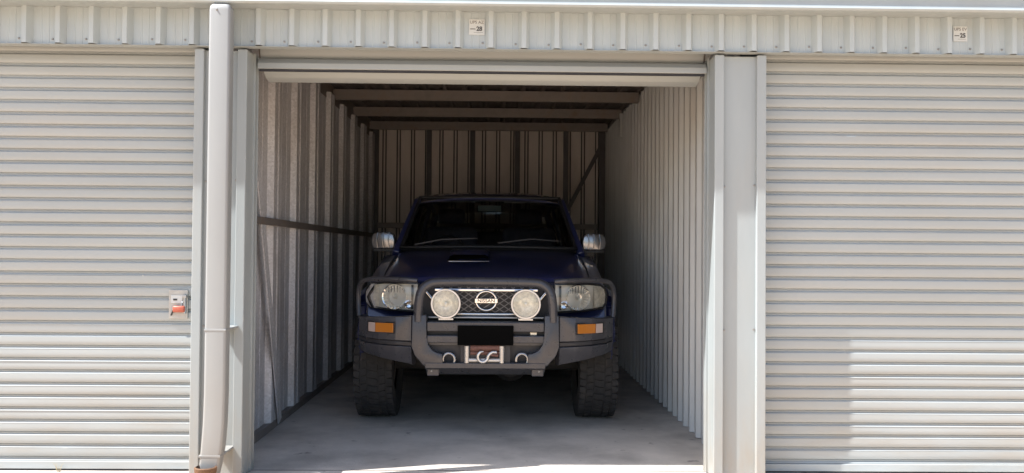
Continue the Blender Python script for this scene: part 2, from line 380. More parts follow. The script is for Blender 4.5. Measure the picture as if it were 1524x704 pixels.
for yp in (1.2, 2.35, 3.5, 4.65, 5.85):
    z1 = roof_z(yp)-0.003; b = MB()
    b.prism([(yp, z1), (yp, z1-0.10), (yp+0.055, z1-0.10), (yp+0.055, z1-0.088), (yp+0.004, z1-0.096), (yp+0.004, z1)], 'x', WL+0.002, WR-0.002)
    b.build('purlin', 'steel_frame', rf)

# ------------------------------------------------------------------ roller doors
SP = 0.0706
slat_prof = [(0, -.0015), (.003, -.001), (.0105, .0105), (.0135, .011), (.0160, .0065), (.0185, .0065), (.0205, .011), (.0225, .0105), (.0260, -.0005), (.028, -.0015), (.048, -.0025), (.0706, -.0015)]
def slat_mesh(width):
    b = MB(); n = len(slat_prof); t = 0.001
    vs = []
    for xx in (0, width):
        vs += [(xx, v, u) for u, v in slat_prof]
    vs += [(p[0], p[1]+t, p[2]) for p in vs[:2*n]]
    fs = [(i, n+i, n+i+1, i+1) for i in range(n-1)] + [(2*n+i, 2*n+i+1, 3*n+i+1, 3*n+i) for i in range(n-1)]
    b.add(vs, fs); me = b.mesh('slat', 'door_paint', fix=False, smooth=28); return me
def guide(x0, x1, parent):
    b = MB(); s = 1 if x1 > x0 else -1
    b.box(min(x0, x1), max(x0, x1), DY-0.028, DY-0.022, 0.002, 2.40)
    b.box(min(x0, x0+.006*s), max(x0, x0+.006*s), DY-0.022, DY+0.045, 0.002, 2.40)
    b.box(min(x0, x1), max(x0, x1), DY+0.030, DY+0.036, 0.002, 2.40)
    return b.build('guide_track', 'white_paint', parent)
slat_me = slat_mesh(OPR-OPL-0.02)
def closed_door(x0, label):
    d = thing('roller_door', label, 'roller door', (x0, DY, 0.0))
    n = 34
    z = 0.055
    for i in range(n):
        o = link('slat', slat_me, d, (0.01, random.uniform(-.0015, .0015), z+random.uniform(-.0008, .0008)), (R(random.uniform(-1.6, 1.6)), 0, 0))
        z += SP
    wdt = OPR-OPL
    rl = MB().box(0.012, wdt-0.012, -0.018, 0.02, 0.011, 0.053).build('bottom_rail', 'door_paint', d, bevel=.003)
    MB().box(0.014, wdt-0.014, -0.006, 0.008, 0.002, 0.0105).build('rubber_seal', 'trim_black', rl)
    for a, b_ in ((0.0, 0.010), (wdt, wdt-0.010)):
        gd = guide(a, b_, d); gd.location.y = -DY
    MB().lathe([(0.19, 0.02), (0.19, wdt-0.02)], n=28, axis='x', c=(0, 0.215, 2.56)).build('rolled_curtain', 'door_paint', d, smooth=40)
    return d
dl = closed_door(OPL-PW-(OPR-OPL), 'closed white ribbed roller door with red padlock on its latch')
dr = closed_door(OPR+PW, 'closed white ribbed roller door without a latch, under the 25 plate')
# open door: curtain rolled on its drum
dm = thing('roller_door', 'open white roller door coiled above the parked vehicle', 'roller door', (0, DY, 0))
b = MB(); cy, cz, rr = 0.205, 2.487, 0.20
nseg = 64; prof = []
for k in range(nseg):
    a = 2*math.pi*k/nseg; r_ = rr+(0.0035 if k % 4 < 2 else 0)
    prof.append((cy+r_*math.cos(a), cz+r_*math.sin(a)))
b.prism(prof, 'x', OPL+0.022, OPR-0.022).build('rolled_curtain', 'door_paint', dm, smooth=50)
rail = [(-0.045, 2.312), (-0.020, 2.312), (0.012, 2.322), (0.030, 2.386), (0.012, 2.384), (-0.018, 2.372), (-0.040, 2.345)]
br = MB().prism(rail, 'x', OPL+0.024, OPR-0.016).build('bottom_rail', 'door_paint', dm, bevel=.002)
MB().box(OPL+0.03, OPR-0.026, -0.030, -0.012, 2.300, 2.3115).build('weather_strip', 'bar_black', br)
for a, b_ in ((OPL, OPL+0.010), (OPR, OPR-0.010)):
    gd = guide(a, b_, dm); gd.location.y = -DY
for xa in (OPL+0.004, OPR-0.020):
    MB().prism([(cy+0.17*math.cos(2*math.pi*k/20), cz+0.17*math.sin(2*math.pi*k/20)) for k in range(20)], 'x', xa, xa+.016).build('end_disc', 'steel_frame', dm)

# lock on the left door
lk = thing('door_latch', 'pale steel slide latch plate on the left closed roller door', 'latch', (-1.832, DY-0.004, 0.955))
MB().box(-0.054, 0.054, -0.012, 0.0, -0.085, 0.080).build('plate', 'lock_plate', lk, bevel=.003)
MB().box(-0.040, 0.026, -0.017, -0.0125, 0.004, 0.050).build('label_plate', 'sign_white', lk, bevel=.001)
MB().box(-0.026, -0.004, -0.0195, -0.0172, 0.020, 0.030).build('key_slot', 'black_mark', lk)
MB().tube([(0.041, -0.022, -0.055), (0.041, -0.022, 0.055)], 0.0085, 10).build('bolt', 'lock_steel', lk, smooth=40)
MB().box(0.028, 0.054, -0.034, -0.012, 0.036, 0.052).build('keeper', 'lock_steel', lk, bevel=.002)
MB().bar((-0.022, -0.020, -0.030), (-0.036, -0.022, -0.066), 0.008, 0.008).build('lever', 'black_mark', lk)
pdk = thing('padlock', 'small red padlock lying across the pale latch plate', 'padlock', (-1.832+0.012, DY-0.035, 0.928))
MB().box(-0.034, 0.034, -0.013, 0.013, -0.020, 0.017).build('body', 'lock_red', pdk, bevel=.008, smooth=50)
MB().tube(curve_pts([(0.014, 0, 0.010), (0.014, 0.002, 0.032), (0.022, 0.006, 0.040), (0.030, 0.010, 0.032), (0.030, 0.012, 0.010)]), 0.0035, 8).build('shackle', 'lock_steel', pdk, smooth=40)

# unit number signs
def sign(x, z, w_, h_, l1, l2, label):
    s = thing('unit_sign', label, 'sign', (x, 0.0255, z))
    bd = MB().box(-w_/2, w_/2, -0.0008, 0.0008, -h_/2, h_/2).build('plate', 'sign_white', s)
    link('lettering', text_mesh(l1, 0.024, 'faded_ink', 'lettering'), bd, (0, -0.0012, h_*0.30))
    link('lettering', text_mesh(l2, 0.034, 'dark_ink', 'lettering', bold=0.0012, sx=0.95), bd, (0.014, -0.0012, -h_*0.12))
    MB().box(-w_*0.42, -w_*0.08, -0.0014, -0.0009, -h_*0.15, -h_*0.10).build('dash', 'dark_ink', bd)
    MB().box(-w_*0.2, w_*0.40, -0.0012, -0.0009, -h_*0.36, -h_*0.34).build('rule', 'faded_ink', bd)
sign(-0.128, 2.530, 0.088, 0.088, 'UPS AZ', '28', 'small white plate numbered 28 on the fascia above the parked vehicle')
sign(2.614, 2.525, 0.080, 0.086, 'UPS EV', '25', 'small white plate numbered 25 on the fascia over a closed roller door')

# drain socket and weeds
dk = thing('drain_socket', 'brown clay drain socket at the foot of the downpipe', 'drain', (-1.532, -0.20, -0.03))
MB().lathe([(0.042, 0.0), (0.047, 0.10), (0.056, 0.125), (0.058, 0.150), (0.050, 0.154), (0.046, 0.146), (0.042, 0.10)], n=22, axis='z').build('collar', 'rust_brown', dk, smooth=40)
MB().lathe([(0.001, 0.120), (0.043, 0.120)], n=22, axis='z').build('inside', 'drain_inside', dk)
for i, (gx, gy, sz) in enumerate(((-2.48, 0.165, .055),)):
    b = MB()
    for k in range(9):
        a = random.uniform(0, 6.28); h = sz*random.uniform(.5, 1.1); l = h*random.uniform(.3, .9)
        p0 = Vector((gx+random.uniform(-.012, .012), gy-.01+random.uniform(-.008, .008), -0.0005)); p1 = p0+Vector((math.cos(a)*l*.5, -abs(math.sin(a))*l*.4, h*.8)); p2 = p0+Vector((math.cos(a)*l, -abs(math.sin(a))*l, h))
        b.tube([p0, p1, p2], [.0014, .0011, .0004], 5)
    tag(b.build('weed_tuft', 'dry_grass'), 'tiny dry weed tuft at the foot of the padlocked roller door', 'weed')
# ------------------------------------------------------------------ parked vehicle (origin under the front axle, +y towards its tail)
CX, CY = -0.077, 1.886
car = thing('parked_car', 'dark navy four wheel drive wagon with steel bull bar parked inside the open bay', 'car', (CX, CY, 0))
NOSE = -0.66
def sstep(a, b, t):
    t = max(0, min(1, (t-a)/(b-a))); return t*t*(3-2*t)
def bow(x, y):
    return 0.17*(min(abs(x), 0.9)/0.865)**4*(1-sstep(NOSE, 0.25, y))
keys = [  # y, half width, bottom, shoulder z, centre z
    (-0.66, .850, .60, 1.045, 1.062), (-0.63, .868, .58, 1.066, 1.088), (-0.56, .880, .55, 1.082, 1.108), (-0.30, .895, .52, 1.112, 1.156), (0.0, .905, .50, 1.150, 1.206),
    (0.30, .910, .48, 1.190, 1.262), (0.50, .912, .46, 1.222, 1.300), (0.62, .914, .46, 1.240, 1.300), (1.5, .918, .45, 1.250, 1.285), (2.6, .918, .45, 1.250, 1.285), (3.3, .912, .48, 1.245, 1.28), (3.85, .895, .52, 1.235, 1.27), (3.92, .88, .54, 1.22, 1.25)]
def kv(y):
    for i in range(len(keys)-1):
        a, b = keys[i], keys[i+1]
        if y <= b[0]:
            t = (y-a[0])/(b[0]-a[0]); return [a[j]+(b[j]-a[j])*t for j in range(1, 5)]
    return list(keys[-1][1:])
def half(y):
    w_, zb, zs, zh = kv(y); dz = zs-0.80
    return [(0, zb), (w_*.70, zb), (w_*.93, zb+.01), (w_*.975, zb+.06), (w_*.995, .72), (w_, .82), (w_*.995, .80+dz*.35), (w_*.988, .80+dz*.62), (w_*.972, .80+dz*.85), (w_*.950, zs-.008),
            (w_*.915, zs), (w_*.87, zs+(zh-zs)*.12), (w_*.83, zs+(zh-zs)*.22), (w_*.815, zs+(zh-zs)*.42), (w_*.78, zs+(zh-zs)*.60), (w_*.60, zs+(zh-zs)*.82), (w_*.36, zs+(zh-zs)*.95), (0, zh)]
ys = [-0.66, -.645, -.63, -.60, -.56, -.5, -.4, -.3, -.15, 0, .15, .3, .42, .5, .62, 1.0, 1.5, 2.0, 2.6, 3.0, 3.3, 3.6, 3.85, 3.92]
rows = []
for y in ys:
    h = half(y); sec = [(x, z) for x, z in h]+[(-x, z) for x, z in h[-2:0:-1]]
    rows.append([(x, y+bow(x, y), z) for x, z in sec])
b = MB(); n = len(rows[0]); vsx = [p for r in rows for p in r]
fs = []
for i in range(len(rows)-1): fs += [(i*n+j, i*n+(j+1) % n, (i+1)*n+(j+1) % n, (i+1)*n+j) for j in range(n)]
fs += [tuple(range(n))[::-1], tuple(range((len(rows)-1)*n, len(rows)*n))]
b.add(vsx, fs)
body = b.build('body', 'car_paint', car, smooth=32)
# wheel arches cut out of the body
TR, TW, TX, WB = 0.405, 0.29, 0.828, 2.97
cb = MB()
for y in (0.0, WB):
    for s in (-1, 1):
        cb.lathe([(0.001, s*0.50), (0.485, s*0.50), (0.485, s*1.2), (0.001, s*1.2)], n=36, axis='x', c=(0, y, TR+0.03))
cut = cb.build('cut', 'underbody'); cut.location = car.location
bo = body.modifiers.new('arches', 'BOOLEAN'); bo.object = cut; bo.operation = 'DIFFERENCE'; bo.solver = 'EXACT'
bpy.context.view_layer.update()
me = bpy.data.meshes.new_from_object(body.evaluated_get(bpy.context.evaluated_depsgraph_get()))
body.modifiers.clear(); body.data = me; bpy.data.objects.remove(cut)
me.polygons.foreach_set('use_smooth', [True]*len(me.polygons)); me.set_sharp_from_angle(angle=R(32))
# flares
for y in (0.0, WB):
    for s in (-1, 1):
        b = MB(); rws = []
        for k in range(23):
            a = R(-8+196*k/22); row = []
            for rr_, xx in ((.484, .885), (.482, .955), (.50, .965), (.545, .955), (.575, .915), (.56, .885)):
                row.append((s*xx, y+rr_*math.cos(a)+(bow(.9, y-.5) if y == 0 and math.cos(a) < -.5 else 0), max(.40, TR+.03+rr_*math.sin(a))))
            rws.append(row+[row[0]])
        b.grid(rws).build('wheel_arch', 'car_paint', car, smooth=40)
# bonnet shut lines and fender creases are carried by seams
for s in (-1, 1):
    pts = [(s*kv(y)[0]*.842, y+bow(kv(y)[0]*.84, y), kv(y)[2]+(kv(y)[3]-kv(y)[2])*.20+.0015) for y in (-.64, -.5, -.3, 0, .3, .46)]
    MB().tube(pts, .004, 6).build('bonnet_seam', 'trim_black', body)
# bonnet scoop
b = MB(); x0, x1 = -.295, .005
def scoop_sec(y, h):
    zz = kv(y)[3]-.012; return [(x0-.02, y, zz-.01), (x0, y, zz+h*.8), (x0+.03, y, zz+h), (x1-.03, y, zz+h), (x1, y, zz+h*.8), (x1+.02, y, zz-.01)]
b.grid([scoop_sec(y, h) for y, h in ((-.06, .060), (.0, .068), (.12, .064), (.26, .045), (.40, .012))])
sco = b.build('bonnet_scoop', 'car_paint', car, smooth=40)
zz = kv(-.06)[3]
MB().add([(x0, .03, zz-.02), (x1, .03, zz-.02), (x1, .03, zz+.055), (x0, .03, zz+.055)], [(0, 1, 2, 3)]).build('intake_mesh', 'plate_black', sco)
MB().box(x0-.008, x1+.008, -.075, -.058, zz-.010, zz+.001).build('lip', 'mirror_shell', sco, bevel=.003)
# --- greenhouse
WBY, WBZ, WTY, WTZ = 0.47, 1.305, 1.03, 1.752        # windscreen base and top
def roofz(x, y): return 1.822-0.055*(abs(x)/.67)**3-0.075*(1-sstep(WTY-.08, WTY+.30, y))-0.03*sstep(3.2, 3.9, y)
rws = []
for y in (WTY-.035, WTY-.01, WTY+.03, WTY+.12, 1.3, 1.7, 2.3, 3.0, 3.6, 3.78, 3.82):
    rws.append([(x, y+(0.05*(abs(x)/.67)**2 if y < 1.2 else 0), roofz(x, y)) for x in [(-.69+1.38*k/16)*(.945+.055*sstep(WTY-.04, WTY+.22, y)) for k in range(17)]])
b = MB(); b.grid(rws); b.grid([[(p[0]*.985, p[1]+.004, p[2]-min(.045, .008+.02*i)) for p in r] for i, r in enumerate(rws)])
n = 17; k = len(rws)
b.f += [(j, j+1, n*k+j+1, n*k+j) for j in range(n-1)] + [((k-1)*n+j, (k-1)*n+j+1, n*k+(k-1)*n+j+1, n*k+(k-1)*n+j) for j in range(n-1)]
b.f += [(i*n, (i+1)*n, n*k+(i+1)*n, n*k+i*n) for i in range(k-1)] + [(i*n+n-1, (i+1)*n+n-1, n*k+(i+1)*n+n-1, n*k+i*n+n-1) for i in range(k-1)]
roof = b.build('car_roof', 'car_paint', car, smooth=35)
def bs(t): return None
for s in (-1, 1):
    def pil(name, a, b_, w0, d0, m='car_paint'):
        MB().bar(a, b_, w0, d0, up=(0, 1, 0)).build(name, m, car, bevel=.012, smooth=50)
    pil('windscreen_pillar', (s*.785, WBY+.08, 1.235), (s*.652, WTY+.06, 1.712), .062, .085)
    pil('door_pillar', (s*.805, 1.72, 1.24), (s*.668, 1.80, 1.775), .05, .10, 'trim_black')
    pil('door_pillar', (s*.805, 2.70, 1.24), (s*.668, 2.72, 1.775), .05, .12)
    pil('rear_pillar', (s*.795, 3.78, 1.24), (s*.660, 3.72, 1.765), .06, .16)
    # side glass
    for ya, yb, yc, yd in ((.66, 1.68, 1.76, 1.16), (1.78, 2.63, 2.65, 1.86), (2.78, 3.68, 3.63, 2.79)):
        p = [(s*.797, ya, 1.262), (s*.797, yb, 1.262), (s*.676, yc, 1.752), (s*.676, yd, 1.752)]
        q = [(x-.005*s, y, z) for x, y, z in p]
        MB().hexa([p[0], p[1], q[1], q[0], p[3], p[2], q[2], q[3]]).build('side_window', 'window_glass', car)
    # roof gutter rail and belt moulding
    MB().tube([(s*.668, WTY+.10, 1.735), (s*.694, 1.5, 1.772), (s*.694, 2.8, 1.772), (s*.685, 3.75, 1.745)], .012, 8).build('drip_rail', 'trim_black', car, smooth=40)
    MB().box(min(s*.800, s*.84), max(s*.800, s*.84), .60, 3.8, 1.236, 1.262).build('belt_moulding', 'trim_black', car, bevel=.004)
    # side rubbing strip, step, handles, door seams
    MB().box(min(s*.905, s*.935), max(s*.905, s*.935), .52, 2.42, .70, .775).build('rubbing_strip', 'trim_black', car, bevel=.01)
    MB().box(min(s*.80, s*.97), max(s*.80, s*.97), .56, 2.40, .40, .455).build('side_step', 'bar_black', car, bevel=.012)
    for y in (1.52, 2.42):
        MB().tube(curve_pts([(s*.905, y-.09, 1.05), (s*.935, y-.06, 1.055), (s*.935, y+.06, 1.055), (s*.905, y+.09, 1.05)], 4), .011, 8).build('door_handle', 'chrome', car, smooth=40)
    for y in (.57, 1.70, 2.60):
        MB().tube([(s*.914, y, .50), (s*.9215, y, .82), (s*.908, y, 1.15), (s*.875, y, 1.235)], .0045, 6).build('door_seam', 'trim_black', car)
# windscreen: bowed pane with dark surround
def ws(u, v, off=0.0):   # u -1..1, v 0..1
    hw = .735+(.632-.735)*v
    y = WBY+(WTY-WBY)*v+0.07*u*u; z = WBZ+(WTZ-WBZ)*v-0.012*u*u*(1-v)
    return (u*hw, y-off*.62, z+off*.78)
US = [-1+2*k/14 for k in range(15)]
MB().grid([[ws(u, v) for u in US] for v in (0, .25, .5, .75, 1)]).build('windscreen', 'window_glass', car, smooth=60, fix=False)
edge = [ws(u, 0, .004) for u in US]+[ws(1, v, .004) for v in (.3, .6)]+[ws(u, 1, .004) for u in US[::-1]]+[ws(-1, v, .004) for v in (.6, .3)]
MB().tube(edge, .017, 8, closed=True).build('windscreen_seal', 'trim_black', car, smooth=50)
MB().grid([[ws(u, 0.0, -.01) for u in US], [(x, y-.12, z-.03) for x, y, z in [ws(u, 0, -.0) for u in US]]]).build('cowl', 'trim_black', car)
for pts in ([(-.62, .02), (-.40, .11), (-.10, .13)], [(.08, .04), (.36, .13), (.62, .10)]):
    p = [ws(u/.735, v, .022) for u, v in pts]
    wp = MB().tube([p[0], p[1], p[2]], [.007, .006, .004], 6).build('wiper', 'dark_frame', car, smooth=40)
# rear window panel
MB().hexa([(-.70, 3.80, 1.25), (.70, 3.80, 1.25), (.70, 3.84, 1.25), (-.70, 3.84, 1.25), (-.60, 3.74, 1.75), (.60, 3.74, 1.75), (.60, 3.78, 1.75), (-.60, 3.78, 1.75)]).build('rear_window', 'window_glass', car)
# cabin
MB().box(-.70, .70, .60, .86, 1.14, 1.30).build('dashboard', 'trim_black', car, bevel=.03)
for sx in (-.37, .37):
    st = MB().box(sx-.25, sx+.25, 1.45, 1.60, .95, 1.50).build('seat', 'seat_cloth', car, bevel=.05, smooth=50)
    MB().box(sx-.13, sx+.13, 1.47, 1.57, 1.53, 1.68).build('headrest', 'seat_cloth', st, bevel=.04, smooth=50)
MB().box(-.62, .62, 2.45, 2.60, .95, 1.48).build('rear_seat', 'seat_cloth', car, bevel=.05, smooth=50)
MB().lathe([(.165+.012*math.cos(R(40*k)), .012*math.sin(R(40*k))) for k in range(9)], n=24, axis='y', c=(-.37, .98, 1.24), closed=True).build('steering_wheel', 'trim_black', car, smooth=60)
im = MB().box(-.115, .115, 1.02, 1.05, 1.625, 1.690).build('rear_view_mirror', 'trim_black', car, bevel=.012, smooth=50)
MB().box(-.105, .105, 1.012, 1.0195, 1.630, 1.683).build('mirror_back', 'mirror_glass', im, bevel=.003)
MB().tube([(0, 1.03, 1.69), (0, 1.07, 1.74)], .008, 8).build('stem', 'trim_black', im)
for s in (-1, 1):
    MB().box(s*.33-.20, s*.33+.20, 1.05, 1.16, 1.715, 1.728).build('sun_visor', 'lamp_silver', car, bevel=.004)
# door mirrors
for s in (-1, 1):
    prof = [(.80, 1.295), (.815, 1.285), (.96, 1.285), (.990, 1.30), (1.00, 1.34), (.995, 1.39), (.975, 1.42), (.90, 1.432), (.84, 1.430), (.808, 1.41), (.797, 1.36)]
    dmi = MB().prism([(s*a, c) for a, c in prof], 'y', .60, .70).build('door_mirror', 'mirror_shell', car, bevel=.012, smooth=60)
    for xr in (.845, .892, .94):
        MB().tube(curve_pts([(s*xr, .597, 1.295), (s*(xr+.008), .590, 1.36), (s*xr, .597, 1.424)], 3), .005, 6)  .build('ridge', 'mirror_shell', dmi, smooth=40)
    MB().prism([(s*a, c) for a, c in ((.80, 1.262), (.98, 1.268), (.985, 1.284), (.80, 1.284))], 'y', .605, .695).build('base', 'trim_black', dmi)
    MB().tube([(s*.83, .65, 1.275), (s*.80, .66, 1.22)], .02, 8).build('arm', 'chrome', dmi, smooth=40)
# --- front lamps
def nose(x): return NOSE+bow(x, NOSE)
for s in (-1, 1):
    out_ = [(.475, .845), (.475, 1.040), (.56, 1.046), (.72, 1.046), (.815, 1.036), (.850, 1.010), (.862, .965), (.858, .905), (.835, .872), (.70, .856)]
    hl = MB()
    # recess pan
    cxm, czm = .665, .95
    fr = [(s*x, nose(x)-.012, z) for x, z in out_]; bk = [(s*(cxm+(x-cxm)*.93), nose(cxm+(x-cxm)*.93)+.012-.02, czm+(z-czm)*.9) for x, z in out_]
    n = len(out_)
    hl.add(fr+bk, [(i, (i+1) % n, n+(i+1) % n, n+i) for i in range(n)]+[tuple(range(n, 2*n))])
    head = hl.build('headlight', 'lamp_silver', car, smooth=40)
    MB().tube([(s*x, nose(x)-.014, z) for x, z in out_], .009, 8, closed=True).build('bezel', 'trim_black', head, smooth=50)
    bx_, bz_ = .645, .948
    MB().lathe([(.006, .030), (.03, .026), (.06, .008), (.082, -.022), (.088, -.030), (.091, -.022)], n=20, axis='y', c=(s*bx_, nose(bx_)-.010, bz_)).build('reflector', 'reflector', head)
    MB().lathe([(.001, -.045), (.010, -.042), (.016, -.030), (.018, .02)], n=12, axis='y', c=(s*bx_, nose(bx_)-.004, bz_)).build('bulb', 'lamp_silver', head, smooth=50)
    for k in range(9):
        a = R(-60+15*k+180*0)
        xx = bx_+.075*math.sin(a*1.1); 
        MB().tube([(s*xx, nose(xx)-.0420, bz_+.03), (s*xx, nose(xx)-.0420, bz_+math.sqrt(max(0, .086**2-(xx-bx_)**2))*.92)], .0022, 4).build('flute', 'reflector', head)
    MB().lathe([(.001, .004), (.022, -.002), (.030, -.022)], n=16, axis='y', c=(s*.545, nose(.545)-.010, .895)).build('side_lamp', 'reflector', head, smooth=50)
    MB().box(min(s*.512, s*.526), max(s*.512, s*.526), nose(.52)-.020, nose(.52)-.006, .862, 1.03).build('divider', 'trim_black', head)
    # corner marker
    cm = [(.765, .875), (.765, 1.030), (.815, 1.022), (.842, 1.0), (.850, .96), (.846, .91), (.828, .885)]
    m_ = MB(); n = len(cm)
    f1 = [(s*x, nose(x)-.024, z) for x, z in cm]; f2 = [(s*x, nose(x)-.004, z) for x, z in cm]
    m_.add(f1+f2, [tuple(range(n)), tuple(range(n, 2*n))[::-1]]+[(i, (i+1) % n, n+(i+1) % n, n+i) for i in range(n)]).build('corner_marker', 'lamp_white', head)
    # clear lens following the bow of the nose
    xs = [.478+(.858-.478)*k/10 for k in range(11)]
    def top(x):
        for (a, b_), (c, d) in zip(out_[1:7], out_[2:8]):
            if a <= x <= c: return b_+(d-b_)*(x-a)/(c-a+1e-9)
        return .965
    def bot(x):
        lo = [(.475, .845), (.70, .856), (.835, .872), (.858, .905), (.863, .95)]
        for (a, b_), (c, d) in zip(lo, lo[1:]):
            if a <= x <= c: return b_+(d-b_)*(x-a)/(c-a)
        return .845
    MB().grid([[(s*x, nose(x)-.050-.012*math.sin(math.pi*v), bot(x)+(top(x)-bot(x))*v) for x in xs] for v in (0, .25, .5, .75, 1)]).build('lens', 'lamp_glass', head, smooth=60, fix=False)
# --- grille
gr = MB().box(-.465, .465, NOSE-.024, NOSE-.004, .815, 1.035).build('grille', 'bar_black', car)
for s in (-1, 1):
    k = 0; b = MB()
    xx = -.62
    while xx < .62:
        a = (xx-.16*s*0.5*1.7, NOSE-.036-.003*s, .838); c = (xx+.16*s*.5*1.7, NOSE-.036-.003*s, 1.022)
        # clip to the grille opening
        A, C = Vector(a), Vector(c)
        pts = []
        for q in range(21):
            p = A.lerp(C, q/20)
            if abs(p.x) < .335-.0*(p.z-.84): pts.append(p)
        if len(pts) > 2: b.bar(pts[0], pts[-1], .006, .0045, up=(0, 1, 0))
        xx += .062
    b.build('mesh', 'grille_bar', gr)
MB().box(-.36, .36, NOSE-.060, NOSE-.034, 0.990, 1.010).build('top_bar', 'chrome', gr, bevel=.005)
path = curve_pts([(-.43, NOSE-.042, 1.0), (-.37, NOSE-.050, .93), (-.325, NOSE-.052, .862), (-.27, NOSE-.054, .838), (0, NOSE-.056, .834), (.27, NOSE-.054, .838), (.325, NOSE-.052, .862), (.37, NOSE-.050, .93), (.43, NOSE-.042, 1.0)], 5)
MB().tube(path, .013, 8).build('surround', 'chrome', gr, smooth=50)
MB().box(-.40, .40, NOSE-.075, NOSE-.058, .804, .818).build('lower_bar', 'satin_silver', gr, bevel=.004)
bz0 = .928
ring = [(.070*math.cos(2*math.pi*k/32), NOSE-.070, bz0+.066*math.sin(2*math.pi*k/32)) for k in range(32)]
bdg = MB().tube(ring, .0095, 8, closed=True).build('badge', 'chrome', gr, smooth=50)
MB().box(-.078, .078, NOSE-.0735, NOSE-.060, bz0-.0165, bz0+.0165).build('badge_bar', 'chrome', bdg, bevel=.003) if False else None
bdg2 = MB().box(-.080, .080, NOSE-.084, NOSE-.062, bz0-.017, bz0+.017).build('badge_bar', 'chrome', gr, bevel=.003)
link('badge_lettering', text_mesh('NISSAN', .032, 'black_mark', 'badge_lettering', bold=.0006, sx=1.12), gr, (0, NOSE-.0848, bz0))
MB().lathe([(.001, 0), (.064, 0)], n=24, axis='y', c=(0, NOSE-.040, bz0)).build('badge_back', 'bar_black', gr)
# --- bull bar
bb = MB().box(-.41, .41, -.90, -.66, .640, .66).build('bull_bar', 'bar_coat', car)
FY = -.95
hp = curve_pts([(-.452, FY+.02, .80), (-.446, FY+.015, .93), (-.428, FY+.02, 1.005), (-.385, FY+.03, 1.047), (-.32, FY+.035, 1.062), (-.15, FY+.03, 1.066), (0, FY+.03, 1.066), (.15, FY+.03, 1.066), (.32, FY+.035, 1.062), (.385, FY+.03, 1.047), (.428, FY+.02, 1.005), (.446, FY+.015, .93), (.452, FY+.02, .80)], 5)
MB().tube(hp, .031, 14).build('centre_hoop', 'bar_coat', bb, smooth=50)
for s in (-1, 1):
    pl = [(-.488, .842), (-.396, .842), (-.392, .70), (-.380, .645), (-.352, .608), (-.316, .590), (-.286, .586), (-.282, .514), (-.410, .505), (-.470, .575), (-.4925, .631)]
    MB().prism([(-s*x, z) for x, z in pl], 'y', FY, FY+.14).build('upright', 'bar_coat', bb, bevel=.006, smooth=40)
    # wing: three bands swept back towards the guard
    st = [(.493, FY+.012), (.60, FY+.020), (.72, FY+.060), (.82, FY+.145), (.885, FY+.27), (.905, FY+.40)]
    def band(z_in, z_out, off_t, off_b, name, m, th=.07):
        b = MB(); rws = []
        for i, (x, y) in enumerate(st):
            t = (x-.493)/(.905-.493); zt = z_in[0]+(z_out[0]-z_in[0])*t; zb = z_in[1]+(z_out[1]-z_in[1])*t
            rws.append([(s*x, y+off_t, zt), (s*x, y+off_b, zb), (s*x*.96, y+off_b+th, zb), (s*x*.96, y+off_t+th, zt)])
        n = 4; vs_ = [p for r in rws for p in r]
        fs_ = []
        for i in range(len(rws)-1): fs_ += [(i*n+j, i*n+(j+1) % n, (i+1)*n+(j+1) % n, (i+1)*n+j) for j in range(n)]
        fs_ += [(0, 1, 2, 3), tuple(range((len(rws)-1)*n, len(rws)*n))]
        b.add(vs_, fs_); return b.build(name, m, bb, smooth=30, bevel=.004)
    band((.835, .668), (.812, .682), .006, 0, 'wing_panel', 'bar_coat')
    band((.664, .632), (.680, .648), .018, .018, 'rubber_strip', 'bar_black')
    band((.630, .508), (.646, .580), 0.0, .055, 'wing_lip', 'bar_coat')
    # indicator in the wing
    ind = MB(); 
    def wy(x):
        for (a, ya), (c, yc) in zip(st, st[1:]):
            if a <= x <= c: return ya+(yc-ya)*(x-a)/(c-a)
        return st[-1][1]
    def lensbox(xa, xb, name, m, parent, z0, z1, o1, o2):
        p = [(s*xa, wy(xa)-o1, z0), (s*xb, wy(xb)-o1, z0), (s*xb, wy(xb)-o2, z0), (s*xa, wy(xa)-o2, z0), (s*xa, wy(xa)-o1, z1), (s*xb, wy(xb)-o1, z1), (s*xb, wy(xb)-o2, z1), (s*xa, wy(xa)-o2, z1)]
        return MB().hexa(p).build(name, m, parent, bevel=.003)
    io = lensbox(.605, .805, 'indicator', 'trim_black', car, .716, .795, .010, -.012)
    lensbox(.615, .742, 'amber_lens', 'amber_lens', io, .724, .787, .018, .0)
    lensbox(.744, .795, 'clear_lens', 'clear_marker', io, .724, .787, .018, .0)
    # side hoop round the lamp
    sh = curve_pts([(s*.46, FY+.05, 1.070), (s*.56, FY+.07, 1.077), (s*.72, FY+.16, 1.078), (s*.83, FY+.25, 1.068), (s*.885, FY+.32, 1.035), (s*.905, FY+.36, .97), (s*.905, FY+.36, .89), (s*.895, FY+.34, .81)], 5)
    MB().tube(sh, .017, 10).build('side_hoop', 'bar_coat', bb, smooth=50)
    # tow loops and pin brackets
    lp_ = [(s*.245+.040*math.cos(R(a)), FY+.035, .545+.042*math.sin(R(a))) for a in range(-30, 220, 25)]
    MB().tube(lp_, .012, 8).build('tow_loop', 'mirror_shell', bb, smooth=50)
    MB().box(min(s*.31, s*.39), max(s*.31, s*.39), FY+.03, FY+.10, .435, .488).build('bracket', 'bar_coat', bb, bevel=.006)
    link('bolt', hexm, bb, (s*.36, FY+.03, .468))
for z0, z1 in ((.734, .797), (.658, .707)):
    MB().box(-.393, .393, FY+.015, FY+.07, z0, z1).build('cross_rail', 'bar_coat', bb, bevel=.006)
MB().box(-.393, .393, FY+.075, FY+.085, .52, .80).build('back_plate', 'bar_black', bb)
MB().box(.30, .345, FY+.055, FY+.072, .708, .728).build('sensor', 'lamp_white', bb, bevel=.003)
